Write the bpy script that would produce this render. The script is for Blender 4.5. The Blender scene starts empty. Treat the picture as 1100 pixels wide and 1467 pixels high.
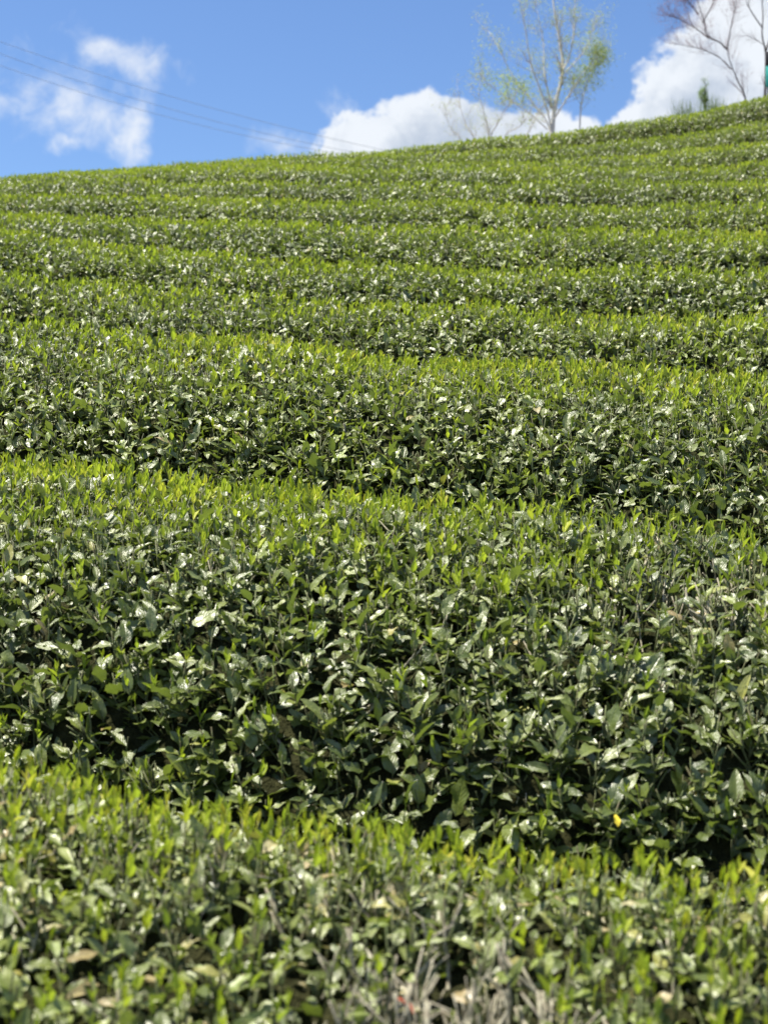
import bpy, math, random
import numpy as np
from mathutils import Vector, Matrix

R = math.radians
rng = np.random.default_rng(7)
random.seed(7)
scene = bpy.context.scene
COL = scene.collection

# ------------------------------------------------------------------ camera, sky, sun, exposure
CZ = 1.85                      # camera height
F = 2380.0                     # focal length in photo pixels (photo 1100 x 1467)
cam_d = bpy.data.cameras.new('camera')
cam = bpy.data.objects.new('camera', cam_d)
COL.objects.link(cam)
cam.location = (0, 0, CZ)
cam.rotation_euler = (R(90), 0, 0)
cam_d.sensor_fit = 'VERTICAL'
cam_d.sensor_height = 36.0
cam_d.lens = F / 1467 * 36.0
cam_d.clip_start = 0.05
cam_d.clip_end = 2000
cam_d.dof.use_dof = True
cam_d.dof.focus_distance = 5.2
cam_d.dof.aperture_fstop = 5.8
scene.camera = cam

SUN_EL, SUN_AZ = R(66), R(-82)     # azimuth from +Y (away from the camera), towards +X
SKY_STRENGTH = 0.070
world = bpy.data.worlds.new('World')
scene.world = world
world.use_nodes = True
scene.view_settings.view_transform = 'Standard'
scene.view_settings.look = 'None'
scene.view_settings.gamma = 1
scene.view_settings.use_curve_mapping = False
scene.view_settings.exposure = 1.0

sd = bpy.data.lights.new('sun', 'SUN')
sd.energy = 5.0
sd.angle = R(0.53)
sd.color = (1.0, 0.94, 0.82)
sun = bpy.data.objects.new('sun', sd)
COL.objects.link(sun)
sun_dir = Vector((math.sin(SUN_AZ) * math.cos(SUN_EL), math.cos(SUN_AZ) * math.cos(SUN_EL), math.sin(SUN_EL)))
sun.rotation_euler = (-sun_dir).to_track_quat('-Z', 'Y').to_euler()
sun.location = (0, 5, 12)


class NT:
    """small helper for node trees"""
    def __init__(s, tree):
        s.t = tree
        tree.nodes.clear()

    def n(s, kind, ins=None, **kw):
        nd = s.t.nodes.new(kind)
        for k, v in kw.items():
            setattr(nd, k, v)
        for k, v in (ins or {}).items():
            sock = nd.inputs[k]
            if isinstance(v, bpy.types.NodeSocket):
                s.t.links.new(v, sock)
            else:
                sock.default_value = v
        return nd

    def m(s, op, a, b=None, c=None, clamp=False):
        nd = s.t.nodes.new('ShaderNodeMath')
        nd.operation = op
        nd.use_clamp = clamp
        for i, v in enumerate((a, b, c)):
            if v is None:
                continue
            if isinstance(v, bpy.types.NodeSocket):
                s.t.links.new(v, nd.inputs[i])
            else:
                nd.inputs[i].default_value = v
        return nd.outputs[0]

    def mix(s, fac, a, b, blend='MIX'):
        nd = s.t.nodes.new('ShaderNodeMix')
        nd.data_type = 'RGBA'
        nd.blend_type = blend
        for k, v in ((0, fac), (6, a), (7, b)):
            if isinstance(v, bpy.types.NodeSocket):
                s.t.links.new(v, nd.inputs[k])
            else:
                nd.inputs[k].default_value = v if not isinstance(v, tuple) or len(v) == 4 else (*v, 1)
        return nd.outputs[2]


# --- world: physical sky with cumulus and thin cloud by direction
w = NT(world.node_tree)
sky = w.n('ShaderNodeTexSky', sky_type='NISHITA', sun_disc=False, sun_elevation=SUN_EL,
          sun_rotation=SUN_AZ, altitude=300, air_density=1.0, dust_density=0.4, ozone_density=3.0)
tc = w.n('ShaderNodeTexCoord')
sep = w.n('ShaderNodeSeparateXYZ', {0: tc.outputs['Generated']})
hyp = w.m('SQRT', w.m('ADD', w.m('MULTIPLY', sep.outputs[0], sep.outputs[0]), w.m('MULTIPLY', sep.outputs[1], sep.outputs[1])))
az = w.m('ARCTAN2', sep.outputs[0], sep.outputs[1])
el = w.m('ARCTAN2', sep.outputs[2], hyp)
warp = w.n('ShaderNodeTexNoise', {'Vector': tc.outputs['Generated'], 'Scale': 26.0, 'Detail': 4.0, 'Roughness': 0.6})
wsep = w.n('ShaderNodeSeparateXYZ', {0: warp.outputs['Color']})
azw = w.m('MULTIPLY_ADD', w.m('SUBTRACT', wsep.outputs[0], 0.5), 0.05, az)
elw = w.m('MULTIPLY_ADD', w.m('SUBTRACT', wsep.outputs[1], 0.5), 0.04, el)
n1 = w.n('ShaderNodeTexNoise', {'Vector': tc.outputs['Generated'], 'Scale': 17.0, 'Detail': 9.0, 'Roughness': 0.56, 'Distortion': 0.25})
n2 = w.n('ShaderNodeTexNoise', {'Vector': tc.outputs['Generated'], 'Scale': 5.0, 'Detail': 8.0, 'Roughness': 0.55})
n3 = w.n('ShaderNodeTexNoise', {'Vector': tc.outputs['Generated'], 'Scale': 55.0, 'Detail': 9.0, 'Roughness': 0.62, 'Distortion': 0.5})


def blob(px, py, rx, ry, rot=0.0):
    a0 = math.atan((px - 550) / F)
    e0 = math.atan((733 - py) / F * math.cos(a0))
    da = w.m('SUBTRACT', azw, a0)
    de = w.m('SUBTRACT', elw, e0)
    c, s = math.cos(R(rot)), math.sin(R(rot))
    u = w.m('MULTIPLY', w.m('ADD', w.m('MULTIPLY', da, c), w.m('MULTIPLY', de, s)), F / rx)
    v = w.m('MULTIPLY', w.m('SUBTRACT', w.m('MULTIPLY', de, c), w.m('MULTIPLY', da, s)), F / ry)
    return w.m('SUBTRACT', 1.0, w.m('SQRT', w.m('ADD', w.m('MULTIPLY', u, u), w.m('MULTIPLY', v, v))))


def fmax(lst):
    o = lst[0]
    for q in lst[1:]:
        o = w.m('MAXIMUM', o, q)
    return o


def sstep(v, a, b):
    nd = w.n('ShaderNodeMapRange', {0: v, 1: a, 2: b, 3: 0.0, 4: 1.0}, interpolation_type='SMOOTHSTEP')
    return nd.outputs[0]


nz = w.m('SUBTRACT', n1.outputs['Fac'], 0.5)
nz3 = w.m('SUBTRACT', n3.outputs['Fac'], 0.5)
thick = fmax([blob(650, 225, 215, 92), blob(585, 210, 110, 66, 20), blob(500, 226, 75, 42, 20),
              blob(1140, 130, 235, 190, 38), blob(1010, 160, 150, 82, 30), blob(768, 228, 118, 62)])
thick_v = w.m('ADD', thick, w.m('ADD', w.m('MULTIPLY', nz, 0.55), w.m('MULTIPLY', nz3, 0.45)))
thick_a = sstep(thick_v, -0.02, 0.13)
thin = fmax([blob(15, 130, 150, 66, -12), blob(100, 150, 90, 42, -25), w.m('SUBTRACT', blob(165, 72, 105, 34, -18), 0.12), blob(190, 200, 26, 75, -14),
             w.m('SUBTRACT', blob(395, 208, 80, 34), 0.38), w.m('SUBTRACT', blob(492, 165, 46, 46), 0.38),
             blob(100, 205, 50, 20)])
thin_v = w.m('ADD', thin, w.m('ADD', w.m('MULTIPLY', nz, 2.6), w.m('MULTIPLY', nz3, 2.0)))
thin_a = w.m('MULTIPLY', sstep(thin_v, -0.05, 1.7), 0.9)
# the rest of the sky carries the same kind of broken cloud, clear of the patch in the frame
rest = sstep(w.m('MAXIMUM', w.m('ABSOLUTE', w.m('DIVIDE', az, 0.30)), w.m('DIVIDE', el, 0.36)), 1.0, 1.25)
rest_a = w.m('MULTIPLY', w.m('MULTIPLY', sstep(n2.outputs['Fac'], 0.52, 0.62), rest), 0.9)
alpha = w.m('MAXIMUM', w.m('MAXIMUM', thick_a, thin_a), rest_a)
CL = 1.0 / SKY_STRENGTH
shade = sstep(w.m('ADD', w.m('MULTIPLY', thick, 0.8), w.m('ADD', w.m('MULTIPLY', nz, -1.8), w.m('MULTIPLY', nz3, -1.2))), 0.1, 0.95)
ccol = w.mix(shade, (0.44 * CL, 0.465 * CL, 0.50 * CL, 1), (0.27 * CL, 0.31 * CL, 0.375 * CL, 1))
skyc = w.mix(1.0, sky.outputs[0], (0.79, 0.92, 1.13, 1), 'MULTIPLY')
full = w.mix(alpha, skyc, ccol)
bg = w.n('ShaderNodeBackground', {'Color': full, 'Strength': SKY_STRENGTH})
w.n('ShaderNodeOutputWorld', {'Surface': bg.outputs[0]})


# ------------------------------------------------------------------ materials
def new_mat(name):
    m = bpy.data.materials.new(name)
    m.use_nodes = True
    return m, NT(m.node_tree)


def leaf_material(name, stops, trans_tint, trans, rough, spec, back, vein=0.5, coat=0.0):
    m, t = new_mat(name)
    at = t.n('ShaderNodeAttribute', attribute_type='INSTANCER', attribute_name='tint')
    ramp = t.n('ShaderNodeValToRGB', {0: at.outputs['Fac']})
    cr = ramp.color_ramp
    while len(cr.elements) < len(stops):
        cr.elements.new(0.5)
    for e, (p, c) in zip(cr.elements, stops):
        e.position = p
        e.color = (*c, 1)
    uv = t.n('ShaderNodeUVMap', uv_map='UVMap')
    s = t.n('ShaderNodeSeparateXYZ', {0: uv.outputs[0]})
    across = t.m('ABSOLUTE', t.m('SUBTRACT', s.outputs[0], 0.5))
    rib = t.m('SUBTRACT', 1.0, t.m('MULTIPLY', across, 16.0), clamp=True)
    vn = t.m('SINE', t.m('MULTIPLY', t.m('SUBTRACT', s.outputs[1], t.m('MULTIPLY', across, 0.75)), 48.0))
    vn = t.m('MULTIPLY', t.m('POWER', t.m('MULTIPLY', t.m('ADD', vn, 1.0), 0.5), 3.0), 0.4)
    hgt = t.m('MAXIMUM', rib, vn)
    geo = t.n('ShaderNodeNewGeometry')
    no = t.n('ShaderNodeTexNoise', {'Vector': geo.outputs['Position'], 'Scale': 150.0, 'Detail': 3.0})
    col = t.mix(t.m('MULTIPLY', no.outputs['Fac'], 0.5), ramp.outputs[0], (0.56, 0.62, 0.30, 1), 'OVERLAY')
    col = t.mix(t.m('MULTIPLY', hgt, 0.35 * vein), col, (0.30, 0.38, 0.10, 1))
    colb = t.mix(0.55, col, back)
    col = t.mix(geo.outputs['Backfacing'], col, colb)
    bump = t.n('ShaderNodeBump', {'Height': t.m('ADD', t.m('MULTIPLY', hgt, -1.0), t.m('MULTIPLY', no.outputs['Fac'], 1.2)), 'Strength': 0.6, 'Distance': 0.002})
    rn = t.m('MULTIPLY_ADD', no.outputs['Fac'], 0.25, rough - 0.12)
    rgh = t.m('ADD', rn, t.m('MULTIPLY', geo.outputs['Backfacing'], 0.25))
    pb = t.n('ShaderNodeBsdfPrincipled', {'Base Color': col, 'Roughness': rgh, 'Specular IOR Level': spec, 'Normal': bump.outputs[0],
                                          'Coat Weight': coat, 'Coat Roughness': 0.22})
    tr = t.n('ShaderNodeBsdfTranslucent', {'Color': t.mix(1.0, col, trans_tint, 'MULTIPLY')})
    mx = t.n('ShaderNodeMixShader', {0: trans, 1: pb.outputs[0], 2: tr.outputs[0]})
    t.n('ShaderNodeOutputMaterial', {'Surface': mx.outputs[0]})
    return m


M_LEAF = leaf_material('mature_tea_leaf',
                       [(0.0, (0.046, 0.068, 0.014)), (0.35, (0.098, 0.126, 0.025)), (0.70, (0.170, 0.196, 0.047)),
                        (0.86, (0.20, 0.25, 0.055)), (0.93, (0.30, 0.28, 0.08)), (0.97, (0.28, 0.20, 0.10)), (1.0, (0.42, 0.37, 0.22))],
                       (1.9, 2.1, 0.8, 1), 0.17, 0.38, 1.0, (0.17, 0.21, 0.08, 1), coat=0.10)
M_YOUNG = leaf_material('young_tea_leaf',
                        [(0.0, (0.19, 0.26, 0.024)), (0.4, (0.33, 0.40, 0.030)), (0.8, (0.47, 0.51, 0.045)), (1.0, (0.60, 0.55, 0.10))],
                        (1.35, 1.35, 0.6, 1), 0.42, 0.42, 0.4, (0.26, 0.36, 0.08, 1), vein=0.3)


def simple(name, c1, c2, scale, rough=0.8, bump=0.4, dist=0.01, detail=6.0, spec=0.3):
    m, t = new_mat(name)
    geo = t.n('ShaderNodeNewGeometry')
    no = t.n('ShaderNodeTexNoise', {'Vector': geo.outputs['Position'], 'Scale': scale, 'Detail': detail, 'Roughness': 0.65})
    f = t.n('ShaderNodeMapRange', {0: no.outputs['Fac'], 1: 0.35, 2: 0.65}).outputs[0]
    col = t.mix(f, (*c1, 1), (*c2, 1))
    b = t.n('ShaderNodeBump', {'Height': no.outputs['Fac'], 'Strength': bump, 'Distance': dist})
    pb = t.n('ShaderNodeBsdfPrincipled', {'Base Color': col, 'Roughness': rough, 'Specular IOR Level': spec, 'Normal': b.outputs[0]})
    t.n('ShaderNodeOutputMaterial', {'Surface': pb.outputs[0]})
    return m


M_STEM = simple('green_brown_stem', (0.10, 0.085, 0.045), (0.11, 0.15, 0.05), 60, 0.6)
M_BARK = simple('pale_lichened_twig', (0.19, 0.16, 0.115), (0.43, 0.41, 0.30), 90, 0.85, 0.5, 0.002)
M_INNER = simple('shaded_inner_foliage', (0.026, 0.029, 0.013), (0.065, 0.066, 0.028), 45, 0.95, 1.0, 0.05, spec=0.05)  # shade between the leaves is put into this dark colour
M_SOIL = simple('soil_and_litter', (0.06, 0.042, 0.028), (0.16, 0.12, 0.075), 14, 0.95, 0.8, 0.03)
M_BIRCH = simple('white_bark', (0.82, 0.79, 0.72), (0.55, 0.52, 0.46), 9, 0.8)
M_GREYTWIG = simple('grey_twig_bark', (0.52, 0.47, 0.38), (0.36, 0.32, 0.25), 9, 0.8)
M_DARKBARK = simple('dark_bark', (0.06, 0.045, 0.042), (0.11, 0.085, 0.08), 9, 0.85)
M_REDTWIG = simple('reddish_bud_twig', (0.16, 0.095, 0.10), (0.26, 0.16, 0.17), 9, 0.85)
M_WIRE = simple('weathered_cable', (0.25, 0.28, 0.33), (0.32, 0.35, 0.40), 2, 0.6)
M_TEAL = simple('teal_netting', (0.03, 0.30, 0.27), (0.05, 0.40, 0.35), 12, 0.6)
M_BLACK = simple('black_plastic', (0.012, 0.012, 0.014), (0.02, 0.02, 0.024), 12, 0.5)
M_CRED = simple('dead_red_leaf', (0.30, 0.07, 0.04), (0.42, 0.13, 0.07), 60, 0.7)
M_CYEL = simple('yellow_leaf', (0.62, 0.50, 0.03), (0.75, 0.60, 0.05), 60, 0.5)


def tree_leaf_mat(name, c1, c2, trans=0.4):
    m, t = new_mat(name)
    geo = t.n('ShaderNodeNewGeometry')
    rnd = geo.outputs['Random Per Island']
    col = t.mix(rnd, (*c1, 1), (*c2, 1))
    df = t.n('ShaderNodeBsdfPrincipled', {'Base Color': col, 'Roughness': 0.6, 'Specular IOR Level': 0.3})
    tr = t.n('ShaderNodeBsdfTranslucent', {'Color': col})
    mx = t.n('ShaderNodeMixShader', {0: trans, 1: df.outputs[0], 2: tr.outputs[0]})
    t.n('ShaderNodeOutputMaterial', {'Surface': mx.outputs[0]})
    return m


M_TLEAF = tree_leaf_mat('fresh_tree_leaf', (0.22, 0.34, 0.05), (0.45, 0.54, 0.12), 0.45)
M_PLEAF = tree_leaf_mat('pale_bud_leaf', (0.34, 0.42, 0.15), (0.52, 0.57, 0.26), 0.45)
M_DLEAF = tree_leaf_mat('dark_shrub_leaf', (0.15, 0.25, 0.08), (0.26, 0.36, 0.12), 0.4)
M_GRASS = tree_leaf_mat('grass_blade', (0.12, 0.20, 0.03), (0.26, 0.33, 0.07))


# ------------------------------------------------------------------ object helpers
def mesh_from(name, V, Fc, mat, uv=None, smooth=True):
    me = bpy.data.meshes.new(name)
    me.from_pydata([tuple(map(float, v)) for v in V], [], [tuple(map(int, f)) for f in Fc])
    me.materials.append(mat)
    if smooth:
        me.polygons.foreach_set('use_smooth', [True] * len(me.polygons))
    if uv is not None:
        ul = me.uv_layers.new(name='UVMap')
        li = np.zeros(len(me.loops), dtype=np.int32)
        me.loops.foreach_get('vertex_index', li)
        ul.data.foreach_set('uv', np.asarray(uv, dtype=np.float32)[li].ravel())
    me.update()
    return me


def link(name, data, parent=None, label=None, cat=None, group=None, kind=None, loc=None):
    o = bpy.data.objects.new(name, data)
    COL.objects.link(o)
    if parent is not None:
        o.parent = parent
    if loc is not None:
        o.location = loc
    if label:
        o['label'] = label
    if cat:
        o['category'] = cat
    if group:
        o['group'] = group
    if kind:
        o['kind'] = kind
    return o


# ------------------------------------------------------------------ terrain
def ystar(x):
    return np.where(x > 0, 17.2 + 1.35 * x, 17.2 + 0.75 * x)


def S(x, y):
    """height of the trimmed hedge-top surface over the hillside"""
    x = np.asarray(x, float)
    y = np.asarray(y, float)
    xe = np.minimum(x, 9.0)
    ys = np.maximum(ystar(np.clip(x, -9, 9)), 8.0)
    L = 11.0
    s = np.maximum(y - ys, 0)
    base = CZ - 1.23 + 0.28 * np.minimum(y, ys)
    base = base + 0.28 * L * (1 - np.exp(-s / L))
    base = base - 0.0012 * np.maximum(y - 45, 0) ** 1.7
    bump = 0.0145 * np.maximum(xe - 1.0, 0) ** 2 * np.clip((y - 5) / 10, 0, 1)
    return base + bump


HED = 0.66     # hedge height above the ground between the rows
gx = np.concatenate([np.linspace(-160, -14, 24), np.linspace(-13, 17, 76), np.linspace(18, 160, 24)])
gy = np.concatenate([np.linspace(-25, 0, 12), np.linspace(0.5, 42, 120), np.linspace(44, 260, 40)])
GX, GY = np.meshgrid(gx, gy)
GZ = S(GX, np.maximum(GY, -25)) - HED - 0.02
GZ = GZ + 0.015 * np.sin(GX * 3.1 + GY * 2.3) + 0.012 * np.sin(GX * 7.7 - GY * 5.9)
nx, ny = len(gx), len(gy)
V = np.stack([GX, GY, GZ], -1).reshape(-1, 3)
idx = np.arange(nx * ny).reshape(ny, nx)
Fq = np.stack([idx[:-1, :-1], idx[:-1, 1:], idx[1:, 1:], idx[1:, :-1]], -1).reshape(-1, 4)
ground = link('ground', mesh_from('ground', V, Fq, M_SOIL), kind='structure')

# ------------------------------------------------------------------ leaf, shoot and stem shapes
def leaf_shape(W=0.21, fold=0.25, curl=0.25, wav=0.03, ph=0.0, trunc=1.0, nl=8, twist=0.0):
    vs, uv, fs = [], [], []
    na = 5
    for i in range(nl + 1):
        t = i / nl * trunc
        wd = W * (math.sin(math.pi * min(1, t ** 0.86)) ** 0.78 if 0 < t < 1 else 0.0) + 0.006
        if trunc < 1 and i == nl:
            wd *= 0.85
        a = curl * t
        yy = math.sin(a * 1.6) / (a * 1.6) * t if a > 1e-4 else t
        zz = -(1 - math.cos(a * 1.6)) / (a * 1.6) * t if a > 1e-4 else 0
        for j in range(na):
            s = (j - 2) / 2
            x = s * wd
            z = zz + fold * abs(s) * wd + wav * math.sin(t * 13 + ph + (2.0 if s > 0 else 0)) * s * s
            tw = twist * t
            vs.append((x * math.cos(tw), yy + (0.02 * (1 if (i % 2) else -1) * abs(s) ** 3 if 0 < i < nl else 0), z + x * math.sin(tw)))
            uv.append((0.5 + s * 0.5, t))
    for i in range(nl):
        for j in range(na - 1):
            a = i * na + j
            fs.append((a, a + 1, a + na + 1, a + na))
    return vs, uv, fs


def xform(vs, M, off):
    A = np.array(vs) @ np.array(M).T + np.array(off)
    return [tuple(v) for v in A]


def basis(d, up):
    """matrix whose Y column is d and Z column near up"""
    d = np.array(d, float); d /= np.linalg.norm(d)
    z = np.array(up, float) - np.dot(up, d) * d
    z /= np.linalg.norm(z)
    x = np.cross(d, z)
    return np.stack([x, d, z], 1)


def tube_into(vs, uv, fs, pts, rads, sides=4):
    b = len(vs)
    P = [Vector(p) for p in pts]
    for i, p in enumerate(P):
        d = (P[min(i + 1, len(P) - 1)] - P[max(i - 1, 0)]).normalized()
        x = d.orthogonal().normalized()
        y = d.cross(x)
        for k in range(sides):
            a = 2 * math.pi * k / sides
            v = p + (x * math.cos(a) + y * math.sin(a)) * rads[i]
            vs.append(tuple(v))
            uv.append((0.2, i / len(P)))
    for i in range(len(P) - 1):
        for k in range(sides):
            a = b + i * sides + k
            c = b + i * sides + (k + 1) % sides
            fs.append((a, c, c + sides, a + sides))
    fs.append(tuple(b + (len(P) - 1) * sides + k for k in range(sides)))


LEAVES = []
for i in range(7):
    vs, uv, fs = leaf_shape(W=[.20, .23, .19, .22, .25, .18, .22][i], fold=[.22, .12, .4, .28, .08, .5, .15][i],
                            curl=[.15, .38, .25, .6, .08, .2, .4][i], wav=[.03, .045, .02, .04, .05, .02, .035][i],
                            ph=i * 1.7, trunc=1.0 if i < 6 else 0.62, twist=[.0, .4, -.3, .2, -.5, .3, 0][i])
    LEAVES.append(mesh_from('tea_leaf', vs, fs, M_LEAF, uv))


def shoot_mesh(n, spread, L, seed):
    r = random.Random(seed)
    vs, uv, fs = [], [], []
    tube_into(vs, uv, fs, [(0, 0, -0.35), (0.01, 0.01, 0.1), (0, 0, 0.45)], [0.028, 0.026, 0.02], 4)
    # bud
    for (h, az_, sp, ln, wd) in [(0.40, 0, 0.05, 0.62, 0.075)] + [
            (0.30 - 0.24 * k + r.uniform(-.03, .03), 2.4 * k + r.uniform(0, 1), spread * (0.5 + 0.55 * k) * r.uniform(.7, 1.3), L * (0.8 + 0.22 * k), 0.135 + 0.030 * k) for k in range(n)]:
        a, b, c = leaf_shape(W=wd, fold=0.75 if h >= 0.4 else r.uniform(.4, .7), curl=r.uniform(-0.15, .2), wav=0.02, nl=5, ph=r.random() * 6)
        d = (math.sin(sp) * math.cos(az_), math.sin(sp) * math.sin(az_), math.cos(sp))
        inward = (-math.cos(az_), -math.sin(az_), 0.35)
        M = basis(d, inward)
        a = xform([(x * ln, y * ln, z * ln) for x, y, z in a], M, (0, 0, h))
        base = len(vs)
        vs += a
        uv += b
        fs += [tuple(base + q for q in f) for f in c]
    return mesh_from('tea_shoot', vs, fs, M_YOUNG, uv)


SHOOTS = [shoot_mesh([2, 3, 2, 3, 1][i], [.26, .34, .20, .46, .14][i], [.80, .72, .9, .78, .85][i], 11 + i) for i in range(5)]


def stem_mesh(mat, seed, r0=0.055, fork=False):
    r = random.Random(seed)
    vs, uv, fs = [], [], []
    pts = [(r.uniform(-.06, .06) * k, r.uniform(-.06, .06) * k, -k * 0.4 + 0.05) for k in range(4)][::-1]
    tube_into(vs, uv, fs, pts, [r0 * (1 - .13 * k) for k in range(4)], 5)
    if fork:
        p = Vector(pts[1])
        q = p + Vector((r.uniform(-.4, .4), r.uniform(-.4, .4), .5))
        tube_into(vs, uv, fs, [p, (p + q) / 2 + Vector((.03, .03, .0)), q], [r0 * .8, r0 * .7, r0 * .6], 5)
        p = Vector(pts[2])
        q = p + Vector((r.uniform(-.4, .4), r.uniform(-.4, .4), .4))
        tube_into(vs, uv, fs, [p, q], [r0 * .7, r0 * .55], 5)
    return mesh_from('stem', vs, fs, mat, uv)


STEMS = [stem_mesh(M_STEM, 3, 0.022), stem_mesh(M_STEM, 4, 0.025, True)]
TWIGS = [stem_mesh(M_BARK, 5 + k, 0.020 + 0.006 * k, True) for k in range(4)]

protos = bpy.data.collections.new('foliage_shapes')     # not linked: only sources for the geometry nodes
PNAMES = []
for k, me in enumerate(LEAVES + SHOOTS + STEMS + TWIGS):
    o = bpy.data.objects.new('shape_%02d' % k, me)
    protos.objects.link(o)
I_LEAF, I_SHOOT, I_STEM, I_TWIG = 0, len(LEAVES), len(LEAVES) + len(SHOOTS), len(LEAVES) + len(SHOOTS) + len(STEMS)

gn = bpy.data.node_groups.new('scatter_foliage', 'GeometryNodeTree')
gn.interface.new_socket('Geometry', in_out='INPUT', socket_type='NodeSocketGeometry')
gn.interface.new_socket('Geometry', in_out='OUTPUT', socket_type='NodeSocketGeometry')
g = NT(gn)
gi = g.n('NodeGroupInput')
ci = g.n('GeometryNodeCollectionInfo', transform_space='ORIGINAL')
ci.inputs['Collection'].default_value = protos
ci.inputs['Separate Children'].default_value = True
ci.inputs['Reset Children'].default_value = True
a_i = g.n('GeometryNodeInputNamedAttribute', data_type='INT'); a_i.inputs[0].default_value = 'pick'
a_r = g.n('GeometryNodeInputNamedAttribute', data_type='FLOAT_VECTOR'); a_r.inputs[0].default_value = 'rot'
a_s = g.n('GeometryNodeInputNamedAttribute', data_type='FLOAT'); a_s.inputs[0].default_value = 'size'
e2r = g.n('FunctionNodeEulerToRotation', {0: a_r.outputs[0]})
iop = g.n('GeometryNodeInstanceOnPoints', {'Points': gi.outputs[0], 'Instance': ci.outputs[0], 'Pick Instance': True,
                                           'Instance Index': a_i.outputs[0], 'Rotation': e2r.outputs[0], 'Scale': a_s.outputs[0]})
g.n('NodeGroupOutput', {0: iop.outputs[0]})


def euler_from(Mx):
    """XYZ euler from an (n,3,3) array of rotation matrices"""
    y = np.arcsin(np.clip(-Mx[:, 2, 0], -1, 1))
    x = np.arctan2(Mx[:, 2, 1], Mx[:, 2, 2])
    z = np.arctan2(Mx[:, 1, 0], Mx[:, 0, 0])
    return np.stack([x, y, z], 1)


def nrm(a):
    return a / np.maximum(np.linalg.norm(a, axis=-1, keepdims=True), 1e-9)


def mats_y(d, up):
    d = nrm(d)
    z = nrm(up - np.sum(up * d, -1, keepdims=True) * d)
    x = np.cross(d, z)
    return np.stack([x, d, z], -1)


def mats_z(d, az_):
    d = nrm(d)
    ref = np.stack([np.cos(az_), np.sin(az_), np.zeros_like(az_)], -1)
    x = nrm(ref - np.sum(ref * d, -1, keepdims=True) * d)
    y = np.cross(d, x)
    return np.stack([x, y, d], -1)


# value noise, for patches along the rows
def vnoise(x, y, seed):
    r = np.random.default_rng(seed)
    T = r.random((64, 64))
    xi, yi = np.floor(x).astype(int), np.floor(y).astype(int)
    fx, fy = x - xi, y - yi
    fx = fx * fx * (3 - 2 * fx); fy = fy * fy * (3 - 2 * fy)
    g_ = lambda a, b: T[a % 64, b % 64]
    return ((g_(xi, yi) * (1 - fx) + g_(xi + 1, yi) * fx) * (1 - fy) + (g_(xi, yi + 1) * (1 - fx) + g_(xi + 1, yi + 1) * fx) * fy)


# ------------------------------------------------------------------ hedge rows
# height in the photograph of each row's back edge, at the left side, the middle and the right side
CREST = [(1082, 1186, 1256), (655, 712, 768), (456, 515, 541), (388, 436, 449), (330, 377, 385),
         (303, 325, 337), (280, 288, 292), (265, 262, 259), (257, 243, 230), (254, 231, 203), (256, 221, 172), (258, 217, 139)]
GAP = 0.20
SE = 3.0      # squareness of the hedge section


def dome(q):
    a = np.clip(1 - np.abs(q) ** SE, 0, 1)
    return a ** 0.5


def dist_for(t, u):
    """distance at which the hedge-top surface is seen at slope t in direction u"""
    lo, hi = 1.0, 17.0 + 12 * max(u, 0) * 1.3
    ys = np.linspace(1.0, 34.0, 3301)
    tt = (S(u * ys, ys) - CZ) / ys
    k = int(np.argmax(tt))
    tt = tt[:k + 1]
    if t >= tt[-1]:
        return None
    return float(np.interp(t, tt, ys[:k + 1]))


rows = []
LIFT = {}
prev = None
for r_i, cr in enumerate(CREST):
    pts = []
    for px, cy in zip((0, 550, 1100), cr):
        u = (px - 550) / F
        d = dist_for((733 - cy) / F, u)
        pts.append((u, d))
    ds = []
    for k, (u, d) in enumerate(pts):
        pv = prev[k] if prev else None
        if d is None or (pv is not None and d - pv < 1.35):
            d = pv + 1.7
        if pv is not None and d - pv > 2.3:
            d = pv + 2.3
        ds.append(d)
    prev = ds
    rows.append([(u * d, d) for (u, _), d in zip(pts, ds)])
for k in range(1):     # one more row just over the brow
    rows.append([(x * (1 + 1.75 / d), d + 1.75) for x, d in rows[-1]])
print('ROW DISTANCES', [[round(d, 2) for _, d in r] for r in rows])


def crest_fn(k):
    (x0, y0), (x1, y1), (x2, y2) = rows[k] if k >= 0 else [(x, y - 1.75) for x, y in rows[0]]
    c = np.polyfit([x0, x1, x2], [y0, y1, y2], 2)

    def f(x):
        x = np.asarray(x, float)
        xl, xr = x0 * 1.15, x2 * 1.15
        xc = np.clip(x, xl, xr)
        sl = 2 * c[0] * xc + c[1]
        return np.polyval(c, xc) + sl * (x - xc) * (x != xc)
    return f


def row_geom(k):
    fb, ff = crest_fn(k), crest_fn(k - 1)

    def surf(x, q, sink=0.0):
        back = fb(x)
        front = ff(x)
        Wd = np.maximum(back - front - GAP, 1.0)
        # the edge seen from below lies in front of the true back edge
        over = 0.15 * Wd
        yc = back + over - Wd / 2
        y = yc + q * Wd / 2 * (1 - sink * 0.8 / 0.8 * 0.6)
        wob = (vnoise(x * 2.2 + 40, q * 2 + 7 + k, 5 + k) - .5) * 0.06 + (vnoise(x * 7, q * 6 + 20, 9 + k) - .5) * 0.03
        z = S(x, y) - HED + (HED - sink) * dome(q) + wob * dome(q) - 0.03 + np.polyval(LIFT.get(k, [0.0]), x)
        return np.stack([x + 0 * q, y, z], -1)
    return surf


def tcrest(k, u):
    """slope at which row k's crest is seen in direction u"""
    if k < 0:
        return -9 + 0 * u
    sf = row_geom(k)
    best = np.full_like(u, -9.0)
    yd = np.mean([d for _, d in rows[k]])
    for q in np.linspace(-0.2, 0.9, 12):
        x = u * yd
        for _ in range(2):
            P = sf(x, np.full_like(x, q))
            x = u * P[:, 1]
        best = np.maximum(best, (P[:, 2] - CZ) / P[:, 1])
    return best


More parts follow.
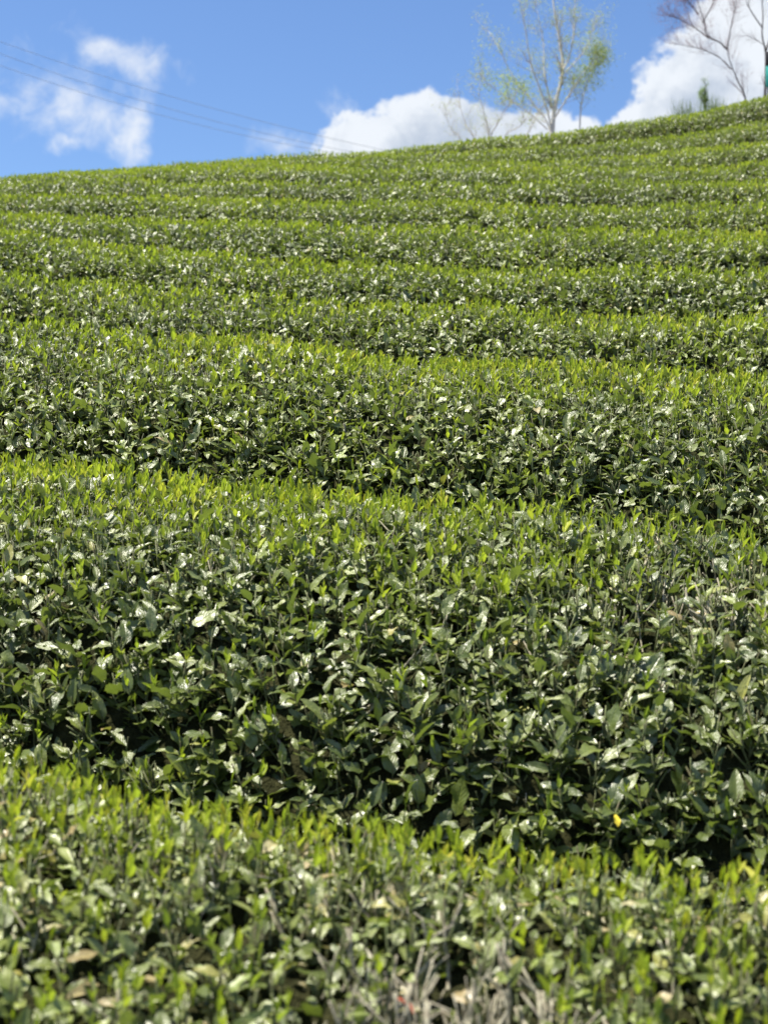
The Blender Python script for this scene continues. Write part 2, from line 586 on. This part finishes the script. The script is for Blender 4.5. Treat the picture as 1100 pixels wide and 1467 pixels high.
for k in range(len(rows)):
    if k < len(CREST):
        for _ in range(3):
            lx, lz = [], []
            for (x0, d0), px, cy in zip(rows[k], (0, 550, 1100), CREST[k]):
                u = (px - 550) / F
                # the shoots stand about 3 cm above the trimmed surface
                lx.append(x0)
                lz.append(float(np.clip(((733 - cy) / F - float(tcrest(k, np.array([u]))[0])) * d0 - 0.012, -.15 if k < 7 else -.6, .15 if k < 7 else .6)))
            old = np.array(LIFT.get(k, [0.0, 0, 0]))
            LIFT[k] = old + np.polyfit(lx, lz, 2)
    else:
        LIFT[k] = LIFT[len(CREST) - 1] - np.array([0, 0, 0.12])
print('LIFT', {k: [round(float(np.polyval(v, x)), 3) for x, _ in rows[k]] for k, v in LIFT.items()})

LABELS = [
    'nearest tea hedge, blurred, with bare pale cut twigs showing among its leaves',
    'large tea hedge filling the middle of the picture, second from the camera, sharp glossy leaves',
    'third tea hedge from the camera, dark shaded front under a bright shoot edge',
    'fourth tea hedge up the slope, directly above the dark-fronted third one',
    'fifth tea hedge up the slope, thinner band with grey glossy front',
    'sixth tea hedge up the slope, whitish shiny leaves at its left end',
    'seventh tea hedge up the slope, low band in the upper third',
    'eighth tea hedge from the camera, narrow green band near the hilltop',
    'ninth tea hedge from the camera, narrow green band near the hilltop',
    'tenth tea hedge from the camera, on the brow below the leafy pale tree',
    'eleventh tea hedge, bright green strip near the top right of the hill',
    'tea hedge on the hilltop at the right, behind the bright green strip',
    'farthest tea hedge, just over the brow at the top right',
]

total = 0
for k in range(len(rows)):
    surf = row_geom(k)
    yd = [d for _, d in rows[k]]
    xl = -0.231 * yd[0] * 1.10 - 0.5
    xr = 0.231 * yd[2] * 1.10 + 0.5
    hedge = link('tea_hedge', None, label=LABELS[k], cat='hedge', group='rows of tea hedges up the hillside')
    c0 = surf(np.array([0.0]), np.array([0.0]))[0]
    hedge.location = (0, float(c0[1]), float(S(0, c0[1]) - HED))
    OFF = np.array(hedge.location)

    # inner shell for packed twigs and leaves, coloured dark so the gaps look shaded
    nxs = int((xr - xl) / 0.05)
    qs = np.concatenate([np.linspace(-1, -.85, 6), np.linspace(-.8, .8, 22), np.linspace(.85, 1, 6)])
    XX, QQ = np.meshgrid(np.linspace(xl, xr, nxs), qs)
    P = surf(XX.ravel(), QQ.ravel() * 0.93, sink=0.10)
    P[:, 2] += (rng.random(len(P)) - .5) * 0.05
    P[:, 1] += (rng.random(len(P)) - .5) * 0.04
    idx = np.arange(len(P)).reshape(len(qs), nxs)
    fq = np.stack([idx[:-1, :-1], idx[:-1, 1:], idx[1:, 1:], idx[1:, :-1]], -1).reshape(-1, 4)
    link('shaded_inner_shell', mesh_from('shaded_inner_shell', P - OFF, fq, M_INNER), hedge)

    # sprigs over the surface
    dens = 880 if k < 6 else 680
    qf = np.linspace(-0.995, 0.995, 400)
    Pq = surf(np.zeros(400), qf)
    arc = np.concatenate([[0], np.cumsum(np.linalg.norm(np.diff(Pq, axis=0), axis=1))])
    n = int(dens * arc[-1] * (xr - xl))
    x = rng.uniform(xl, xr, n)
    q = np.interp(rng.random(n) * arc[-1], arc, qf)
    # bare patch: row 0, bottom centre-right
    P = surf(x, q)
    e = 0.012
    Tx = surf(x + e, q) - surf(x - e, q)
    Tq = surf(x, np.clip(q + e, -1, 1)) - surf(x, np.clip(q - e, -1, 1))
    N = nrm(np.cross(Tx, Tq))
    patch = vnoise(x * 1.3 + 3, P[:, 1] * 1.9, 31 + k)
    patch2 = vnoise(x * 3.1 + 9, P[:, 1] * 3.7, 77 + k)
    bare = np.zeros(n)
    if k == 0:
        ux = P[:, 0] / P[:, 1] * F + 550
        uy = 733 - (P[:, 2] - CZ) / P[:, 1] * F
        bare = np.clip(1.5 - np.hypot((ux - 640) / 180, (uy - 1480) / 95), 0, 1) + 0.15 * np.clip(1.2 - np.hypot((ux - 640) / 300, (uy - 1330) / 120), 0, 1)
    if k == 1:
        ux = P[:, 0] / P[:, 1] * F + 550
        uy = 733 - (P[:, 2] - CZ) / P[:, 1] * F
        bare = 0.5 * np.clip(1.2 - np.hypot((ux - 1010) / 180, (uy - 830) / 70), 0, 1)
    up = np.array([0, 0, 1.0])
    sd_ = nrm(N * 0.55 + up * 0.75 + rng.normal(0, .22, (n, 3)))
    P = P - N * (rng.random(n) ** 1.5 * 0.045)[:, None]

    pos, rot, siz, pick, tint, rank = [], [], [], [], [], []

    def add(p, M_, s_, pk, tn):
        pos.append(p); rot.append(euler_from(M_)); siz.append(s_); pick.append(pk); tint.append(tn)

    # mature leaves
    frontness = np.clip((-q - 0.35) / 0.6, 0, 1)
    for j in range(6):
        keep = rng.random(n) < (0.92 - 0.07 * j) * (1 - 0.97 * np.clip(bare, 0, 1))
        if k >= 6:
            keep &= rng.random(n) < 0.9
        m_ = int(keep.sum())
        a = rng.random(m_) * 0.8 + j * 2.4 + (np.arange(n)[keep] * 1.7)
        el_ = rng.normal(0.72 - 0.09 * j, 0.30, m_)
        D = sd_[keep]
        Bm = mats_z(D, a)
        out = Bm[:, :, 0]
        d = out * np.cos(el_)[:, None] + D * np.sin(el_)[:, None]
        upn = D * np.cos(el_)[:, None] - out * np.sin(el_)[:, None] + rng.normal(0, .22, (m_, 3)) + np.array([0, -0.10, .3])
        M_ = mats_y(d, upn)
        p = P[keep] - D * (0.012 + j * 0.017 + rng.random(m_)[:, None] * 0.012)
        s_ = np.clip(rng.normal(0.0405 + 0.0025 * j, 0.0105, m_), 0.018, 0.072) * (1 + 0.20 * frontness[keep])
        if k == 0:
            s_ *= 0.84
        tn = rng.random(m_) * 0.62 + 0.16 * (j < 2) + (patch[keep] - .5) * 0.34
        old = rng.random(m_)
        thr = 0.022 if k else 0.14
        thr = thr * (0.4 + 1.2 * patch2[keep]) + 0.3 * np.clip(bare[keep], 0, 1)
        tn = np.clip(tn, 0, 0.86)
        if k == 0:
            tn = np.clip(tn + 0.22, 0, .88)
        tn = np.where(old < thr, rng.uniform(.86, 1.0, m_), tn)
        pk = rng.integers(0, 6, m_)
        cut = rng.random(m_) < (0.10 if j < 2 else 0.02)
        pk = np.where(cut, 6, pk)
        add(p, M_, s_, I_LEAF + pk, tn)
    n_leaf = sum(len(p) for p in pos)
    # young shoots: crowded on the top and the back edge, few on the front
    top = np.clip((q + 0.75) / 1.2, 0, 1)
    prob = ((0.34 if k < 2 else 0.20) + (0.64 if k < 2 else 0.80) * top ** (1.5 if k == 0 or k > 3 else 2.6)) * (0.34 + 1.25 * patch) * (1 - 0.75 * np.clip(bare, 0, 1))
    if k == 1:
        prob *= 0.60 + 0.4 * top
    if k >= 3:
        prob *= 1.08
    keep = rng.random(n) < prob
    m_ = int(keep.sum())
    D = nrm(sd_[keep] * 0.45 + up * 0.9 + rng.normal(0, .16, (m_, 3)))
    s_ = np.clip(rng.normal(0.033, 0.007, m_), 0.014, 0.050) * (0.9 + 0.15 * top[keep]) * (0.82 if k == 0 else 1.0)
    add(P[keep] + D * 0.010, mats_z(D, rng.random(m_) * 6.28), s_, I_SHOOT + rng.integers(0, 5, m_),
        np.clip(rng.random(m_) * 0.75 + 0.28 * top[keep] - 0.05 + (patch[keep] - .5) * .3, 0, 1))
    n_shoot = m_
    # stems
    keep = rng.random(n) < (0.85 if k < 4 else 0.35)
    m_ = int(keep.sum())
    add(P[keep], mats_z(sd_[keep], rng.random(m_) * 6.28), rng.uniform(.08, .13, m_), I_STEM + rng.integers(0, 2, m_), rng.random(m_))
    # pale cut twigs
    keep = rng.random(n) < (0.02 if k > 1 else (0.03 if k == 1 else 0.06)) + 0.9 * np.clip(bare, 0, 1)
    m_ = int(keep.sum())
    n_before_twig = sum(len(p) for p in pos)
    add(P[keep] - N[keep] * 0.018, mats_z(nrm(sd_[keep] + rng.normal(0, .28, (m_, 3))), rng.random(m_) * 6.28), rng.uniform(.05, .11, m_),
        I_TWIG + rng.integers(0, 4, m_), rng.random(m_))

    if k == 0:
        for rep_ in range(2):
            keep = rng.random(n) < 0.95 * np.clip(bare - 0.1, 0, 1)
            m_ = int(keep.sum())
            add(P[keep] + N[keep] * 0.012 + rng.normal(0, .012, (m_, 3)), mats_z(nrm(sd_[keep] * .5 + up + rng.normal(0, .32, (m_, 3))), rng.random(m_) * 6.28),
                rng.uniform(.055, .10, m_), I_TWIG + rng.integers(0, 4, m_), rng.random(m_))

    pos = np.concatenate(pos); rot = np.concatenate(rot); siz = np.concatenate(siz)
    pick = np.concatenate(pick).astype(np.int32); tint = np.concatenate(tint)

    # keep what can be seen from near the camera
    single = np.zeros(len(pos), bool)
    if k < 6:
        u = pos[:, 0] / pos[:, 1]
        t = (pos[:, 2] - CZ) / pos[:, 1]
        vis = (np.abs(u) < 0.231) & (t > -0.308) & (t > tcrest(k - 1, u) + 0.004) & (t < tcrest(k, u) + 0.02)
        order_in = np.zeros(len(pos))
        cls = np.where(pick < I_SHOOT, 0, np.where(pick < I_STEM, 1, np.where(pick < I_TWIG, 2, 3)))
        for c, name, lst, base in ((0, 'leaf', LEAVES, I_LEAF), (1, 'shoot', SHOOTS, I_SHOOT), (3, 'twig', TWIGS, I_TWIG)):
            if c == 3 and k > 0:
                continue
            ok = vis & (cls == c)
            if c == 0:
                # only the outermost leaves of each sprig
                lim = np.zeros(len(pos), bool)
                lim[:int(n * 1.4)] = True
                ok &= lim
            ii = np.nonzero(ok)[0]
            sc = siz[ii] / pos[ii, 1]
            ii = ii[np.argsort(-sc)][:300]
            for i in ii:
                o = bpy.data.objects.new(name, lst[int(pick[i]) - base])
                o.parent = hedge
                o.location = pos[i] - OFF
                o.rotation_euler = rot[i]
                s1 = float(siz[i])
                o.scale = (s1, s1, s1)
                o['tint'] = float(tint[i])
                COL.objects.link(o)
            single[ii] = True
    kp = ~single
    me = bpy.data.meshes.new('foliage')
    me.vertices.add(int(kp.sum()))
    me.vertices.foreach_set('co', (pos[kp] - OFF).astype(np.float32).ravel())
    at = me.attributes.new('rot', 'FLOAT_VECTOR', 'POINT'); at.data.foreach_set('vector', rot[kp].astype(np.float32).ravel())
    at = me.attributes.new('size', 'FLOAT', 'POINT'); at.data.foreach_set('value', siz[kp].astype(np.float32))
    at = me.attributes.new('tint', 'FLOAT', 'POINT'); at.data.foreach_set('value', tint[kp].astype(np.float32))
    at = me.attributes.new('pick', 'INT', 'POINT'); at.data.foreach_set('value', pick[kp])
    fo = link('foliage', me, hedge, kind='stuff')
    md = fo.modifiers.new('scatter', 'NODES')
    md.node_group = gn
    total += int(kp.sum())
print('INSTANCES', total)


# ------------------------------------------------------------------ pixel helper: a point seen at photo pixel (px, py), Y metres away
def at_px(px, py, Y):
    return Vector(((px - 550) / F * Y, Y, CZ + (733 - py) / F * Y))


def ground_z(x, y):
    return float(S(x, y)) - HED - 0.02


# ------------------------------------------------------------------ trees on the brow
def grow(vs, uv, fs, p0, d0, L, r0, rnd, depth, tips, segs=6, wander=0.16, up=0.08, nb=4, ang=(25, 55), shrink=0.6, sides=4):
    p = Vector(p0); d = Vector(d0).normalized()
    pts, rad = [p.copy()], [r0]
    for i in range(segs):
        d = (d + Vector((rnd.gauss(0, wander), rnd.gauss(0, wander), rnd.gauss(0, wander) + up))).normalized()
        p = p + d * (L / segs)
        pts.append(p.copy())
        rad.append(r0 * (1 - 0.78 * (i + 1) / segs))
    tube_into(vs, uv, fs, pts, rad, sides)
    tips.append((pts[-1], depth))
    for q in pts[2:]:
        tips.append((q, depth))
    if depth <= 0:
        return
    for b in range(nb):
        i = rnd.randint(1, segs - 1)
        ax = d.orthogonal().normalized()
        dirr = (pts[i + 1] - pts[i]).normalized()
        a = R(rnd.uniform(*ang))
        side = Matrix.Rotation(rnd.uniform(0, 2 * math.pi), 3, dirr) @ dirr.orthogonal().normalized()
        nd = dirr * math.cos(a) + side * math.sin(a)
        grow(vs, uv, fs, pts[i], nd, L * shrink * rnd.uniform(.6, 1.1), rad[i] * 0.6, rnd, depth - 1, tips, max(3, segs - 1), wander, up, nb, ang, shrink, 3)


def limb_path(pix, Y, rnd, spread=0.0):
    return [at_px(px, py, Y + spread * i) for i, (px, py) in enumerate(pix)]


def smooth_path(P, n=4):
    out = []
    for i in range(len(P) - 1):
        p0, p1, p2, p3 = P[max(i - 1, 0)], P[i], P[i + 1], P[min(i + 2, len(P) - 1)]
        for j in range(n):
            t = j / n
            out.append(0.5 * ((2 * p1) + (-p0 + p2) * t + (2 * p0 - 5 * p1 + 4 * p2 - p3) * t * t + (-p0 + 3 * p1 - 3 * p2 + p3) * t ** 3))
    out.append(P[-1])
    return out


def leaves_at(points, size, mat_name, rnd, per, scatter):
    vs, fs = [], []
    for p in points:
        for _ in range(per):
            c = p + Vector((rnd.gauss(0, scatter), rnd.gauss(0, scatter), rnd.gauss(0, scatter)))
            a = Vector((rnd.gauss(0, 1), rnd.gauss(0, 1), rnd.gauss(0, 1))).normalized()
            b = a.orthogonal().normalized()
            s = size * rnd.uniform(.6, 1.3)
            k = len(vs)
            vs += [c - a * s, c + b * s * .45 + a.cross(b) * s * .12, c + a * s, c - b * s * .45 + a.cross(b) * s * .12]
            fs += [(k, k + 1, k + 2), (k, k + 2, k + 3)]
    return vs, fs


def build_tree(name, label, cat, limbs, Y, seed, trunk_mat, twig_mat, twig_len, twig_n, depth, leafspec, up=0.08, ang=(25, 55), wander=.16, group=None, twig_r=0.4):
    """limbs: list of (pixel path bottom to top, base radius m, depth drift). The first is the trunk."""
    rnd = random.Random(seed)
    (bx, by) = limbs[0][0][0]
    root = at_px(bx, by, Y)
    gz = ground_z(root.x, Y)
    o = link(name, None, label=label, cat=cat, group=group, loc=(root.x, Y, gz))
    off = Vector(o.location)
    tips_all = []
    tv, tu, tf = [], [], []
    for li, (pix, r0, drift) in enumerate(limbs):
        P = limb_path(pix, Y, rnd, drift)
        if li == 0 or by - pix[0][1] < 4 and abs(pix[0][0] - bx) < 200 and pix[0][1] >= by - 2:
            # carry the foot down into the ground hidden by the brow
            b0 = P[0]
            P = [Vector((b0.x, b0.y, ground_z(b0.x, b0.y) - 0.05))] + P
        P = smooth_path(P, 4)
        n_ = len(P)
        rad = [r0 * (1 - 0.80 * i / (n_ - 1)) for i in range(n_)]
        vs, uv, fs = [], [], []
        tube_into(vs, uv, fs, [p - off for p in P], rad, 7)
        link('trunk' if li == 0 else 'limb', mesh_from('limb', vs, fs, trunk_mat), o)
        for b in range(twig_n):
            i = rnd.randint(max(2, int(n_ * 0.25)), n_ - 1)
            dirr = (P[min(i + 1, n_ - 1)] - P[i - 1]).normalized()
            a = R(rnd.uniform(*ang))
            side = Matrix.Rotation(rnd.uniform(0, 2 * math.pi), 3, dirr) @ dirr.orthogonal().normalized()
            nd = dirr * math.cos(a) + side * math.sin(a)
            grow(tv, tu, tf, P[i] - off, nd, twig_len * rnd.uniform(.5, 1.15), max(rad[i] * twig_r, 0.0035), rnd, depth, tips_all, 5, wander, up)
    if tv:
        link('twigs', mesh_from('twigs', tv, tf, twig_mat), o, kind='stuff')
    for (mat, size, per, scat, frac, clumps) in leafspec:
        pts = []
        for (p, dp) in tips_all:
            wp = p + off
            px = wp.x / wp.y * F + 550
            py = 733 - (wp.z - CZ) / wp.y * F
            pr = frac
            for (cx, cy, rx, ry, amt) in clumps:
                if ((px - cx) / rx) ** 2 + ((py - cy) / ry) ** 2 < 1:
                    pr = max(pr, amt)
            if rnd.random() < pr:
                pts.append(p)
        vs, fs = leaves_at(pts, size, None, rnd, per, scat)
        if vs:
            link('crown', mesh_from('crown', vs, fs, mat, smooth=False), o, kind='stuff')
    return o


YT = 34.0
build_tree('birch_tree', 'slender pale-trunked young tree with sparse yellow-green leaves on the hilltop', 'tree',
           [([(791, 192), (795, 150), (806, 100), (800, 50), (793, 10), (786, -60)], 0.052, 0.05),
            ([(789, 190), (778, 140), (760, 90), (752, 40), (742, -10), (738, -40)], 0.022, -0.1),
            ([(788, 190), (765, 150), (735, 110), (715, 70), (700, 45)], 0.018, 0.14),
            ([(806, 100), (818, 70), (822, 30), (824, -20)], 0.020, 0.15),
            ([(800, 112), (822, 90), (838, 70), (848, 45)], 0.014, -0.15),
            ([(792, 172), (812, 140), (832, 108), (856, 80)], 0.018, -0.12),
            ([(830, 186), (832, 150), (838, 128), (848, 95)], 0.018, 0.08),
            ([(784, 185), (756, 160), (720, 135), (690, 112)], 0.013, -0.1),
            ([(793, 160), (780, 110), (778, 60), (768, 10)], 0.020, 0.1)],
           YT, 21, M_BIRCH, M_GREYTWIG, 0.55, 22, 2,
           [(M_TLEAF, 0.026, 1, 0.07, 0.09, [(852, 90, 26, 24, .75), (836, 112, 36, 18, .38), (738, 122, 50, 22, .75), (800, 128, 26, 18, .5)]),
            (M_PLEAF, 0.019, 1, 0.06, 0.42, [])], up=0.10)
build_tree('bare_shrub', 'low twiggy shrub with faint pale buds, left of the pale-trunked tree', 'shrub',
           [([(700, 205), (698, 180), (690, 150), (684, 128)], 0.014, 0.1),
            ([(702, 205), (712, 178), (724, 155), (738, 138)], 0.012, -0.1),
            ([(680, 207), (668, 180), (660, 155), (655, 125)], 0.012, 0.1),
            ([(720, 203), (745, 180), (762, 155)], 0.012, -0.1),
            ([(660, 208), (650, 190), (640, 170), (640, 150)], 0.010, 0.1),
            ([(750, 200), (762, 178), (770, 160)], 0.010, 0.1)],
           YT - 2, 5, M_GREYTWIG, M_GREYTWIG, 0.34, 16, 2,
           [(M_PLEAF, 0.015, 1, 0.05, 0.2, [(690, 160, 14, 12, .6)])], up=0.12)
build_tree('bare_tree', 'leaning dark-trunked tree with spreading reddish bare twigs at top right', 'tree',
           [([(1067, 142), (1056, 115), (1044, 85), (1040, 66)], 0.021, 0.0),
            ([(1041, 72), (1046, 40), (1052, 10), (1060, -40)], 0.013, 0.1),
            ([(1040, 70), (1030, 60), (1012, 50), (1008, 30), (1000, 5), (990, -40)], 0.018, -0.12),
            ([(1014, 54), (996, 40), (978, 30), (960, 20)], 0.014, 0.1),
            ([(1046, 98), (1030, 82), (1005, 70), (985, 66), (965, 62)], 0.014, 0.12),
            ([(1000, 20), (985, 0), (975, -20)], 0.016, 0.1),
            ([(1006, 32), (1022, 0), (1030, -40)], 0.014, 0.1)],
           YT + 1, 34, M_DARKBARK, M_REDTWIG, 0.50, 26, 2,
           [(M_REDTWIG, 0.013, 1, 0.03, 0.12, [(1000, 10, 60, 30, .9), (955, 40, 25, 20, .5), (1035, 0, 40, 25, .9)])], up=0.14, twig_r=0.30)
build_tree('bare_tree', 'upright dark slim tree beside the teal-banded post at the right edge', 'tree',
           [([(1095, 139), (1096, 110), (1096, 75), (1091, 50), (1092, 20), (1088, -40)], 0.032, 0.0),
            ([(1096, 74), (1104, 45), (1106, 10), (1112, -40)], 0.022, 0.12),
            ([(1092, 40), (1078, 20), (1068, 0), (1062, -30)], 0.015, -0.12),
            ([(1096, 66), (1082, 56), (1066, 50)], 0.009, 0.12)],
           YT, 44, M_DARKBARK, M_DARKBARK, 0.38, 8, 2,
           [(M_REDTWIG, 0.012, 1, 0.02, 0.10, [])], up=0.14, twig_r=0.30)
build_tree('evergreen_shrub', 'small upright dark green shrub poking above the hedge at top right', 'shrub',
           [([(1009, 158), (1009, 140), (1010, 120)], 0.012, 0.0),
            ([(1009, 156), (1004, 142), (1003, 132)], 0.008, 0.05)],
           30.0, 51, M_DARKBARK, M_DARKBARK, 0.13, 26, 1,
           [(M_DLEAF, 0.014, 2, 0.02, 0.7, [])], up=0.25)
for (px, py, h, sd_i, lab) in ((985, 157, 18, 61, 'pale grass tuft on the brow left of the small dark green shrub'),
                              (1020, 150, 16, 62, 'pale grass tuft on the brow right of the small dark green shrub')):
    rnd = random.Random(sd_i)
    b = at_px(px, py, 29.6)
    b.z = ground_z(b.x, b.y)
    top_z = at_px(px, py - h, 29.6).z
    vs, fs = [], []
    for i in range(110):
        dx, dy = rnd.gauss(0, .13), rnd.gauss(0, .1)
        hh = (top_z - b.z) * rnd.uniform(.75, 1.0)
        lx, ly = rnd.gauss(0, .10), rnd.gauss(0, .10)
        kk = len(vs)
        for s_, wd in ((0, .006), (.5, .006), (1, .001)):
            cx, cy_, cz = dx + lx * s_ * s_, dy + ly * s_ * s_, hh * s_
            vs += [(cx - wd, cy_, cz), (cx + wd, cy_ + .002, cz)]
        fs += [(kk, kk + 1, kk + 3, kk + 2), (kk + 2, kk + 3, kk + 5, kk + 4)]
    link('grass_tuft', mesh_from('grass_tuft', vs, fs, M_GRASS, smooth=False), label=lab, cat='grass', group='grass tufts on the brow', loc=b)

# post with black head and teal sleeve at the right edge
b = at_px(1100.5, 139, YT - 0.4)
gz = ground_z(b.x, b.y)
post = link('post', None, label='post with black upper part and teal sleeve at the right edge of the hilltop', cat='post', loc=(b.x, b.y, gz))


def cyl(name, z0, z1, r0, r1, mat, par, sides=14):
    vs, uv, fs = [], [], []
    tube_into(vs, uv, fs, [(0, 0, z0), (0, 0, z0 + .01), (0, 0, z1 - .01), (0, 0, z1)], [r0 * .9, r0, r1, r1 * .9], sides)
    fs.append(tuple(range(sides))[::-1])
    return link(name, mesh_from(name, vs, fs, mat), par)


zt = at_px(1100, 74, b.y).z - gz
zm = at_px(1100, 94, b.y).z - gz
zb = at_px(1100, 124, b.y).z - gz
cyl('shaft', -0.1, zb, .030, .030, M_BLACK, post)
cyl('sleeve', zb + .002, zm, .058, .058, M_TEAL, post)
cyl('head', zm + .002, zt, .066, .060, M_BLACK, post)

# power lines far behind the hill
WL = ['uppermost of three thin power lines crossing the sky at the left',
      'middle one of three thin power lines crossing the sky at the left',
      'lowest of three thin power lines crossing the sky at the left']
for i, (ya, yb_, xb) in enumerate(((59, 199, 480), (76, 207, 453), (93, 210, 431))):
    vs, uv, fs = [], [], []
    pts = []
    sl = (yb_ - ya) / xb
    for j in range(41):
        px = -260 + (980) * j / 40
        tt = px / xb
        sag = 9 * (1 - (2 * tt - 1) ** 2)
        py = ya + sl * px + sag * (0.8 if i == 0 else 1)
        Y = 62 + 14 * j / 40
        pts.append(at_px(px, py, Y))
    o0 = pts[0].copy()
    tube_into(vs, uv, fs, [p - o0 for p in pts], [0.0075] * len(pts), 6)
    link('power_line', mesh_from('power_line', vs, fs, M_WIRE), label=WL[i], cat='power line', group='power lines across the sky', loc=o0)

# two odd leaves that catch the eye
def odd_leaf(px, py, Y, size, mat, label, rot_):
    vs, uv, fs = leaf_shape(W=.26, fold=.3, curl=.4, wav=.04)
    me = mesh_from('fallen_leaf', vs, fs, mat, uv)
    o = link('dead_leaf' if mat is M_CRED else 'yellow_leaf', me, label=label, cat='leaf', loc=at_px(px, py, Y))
    o.scale = (size,) * 3
    o.rotation_euler = rot_
    return o


odd_leaf(884, 1184, 2.92, 0.025, M_CYEL, 'bright yellow leaf caught low in the front of the second tea hedge', (R(70), R(10), R(20)))
odd_leaf(592, 1452, 2.02, 0.030, M_CRED, 'small red dead leaf lying among the bare twigs at the bottom edge', (R(50), R(10), R(60)))
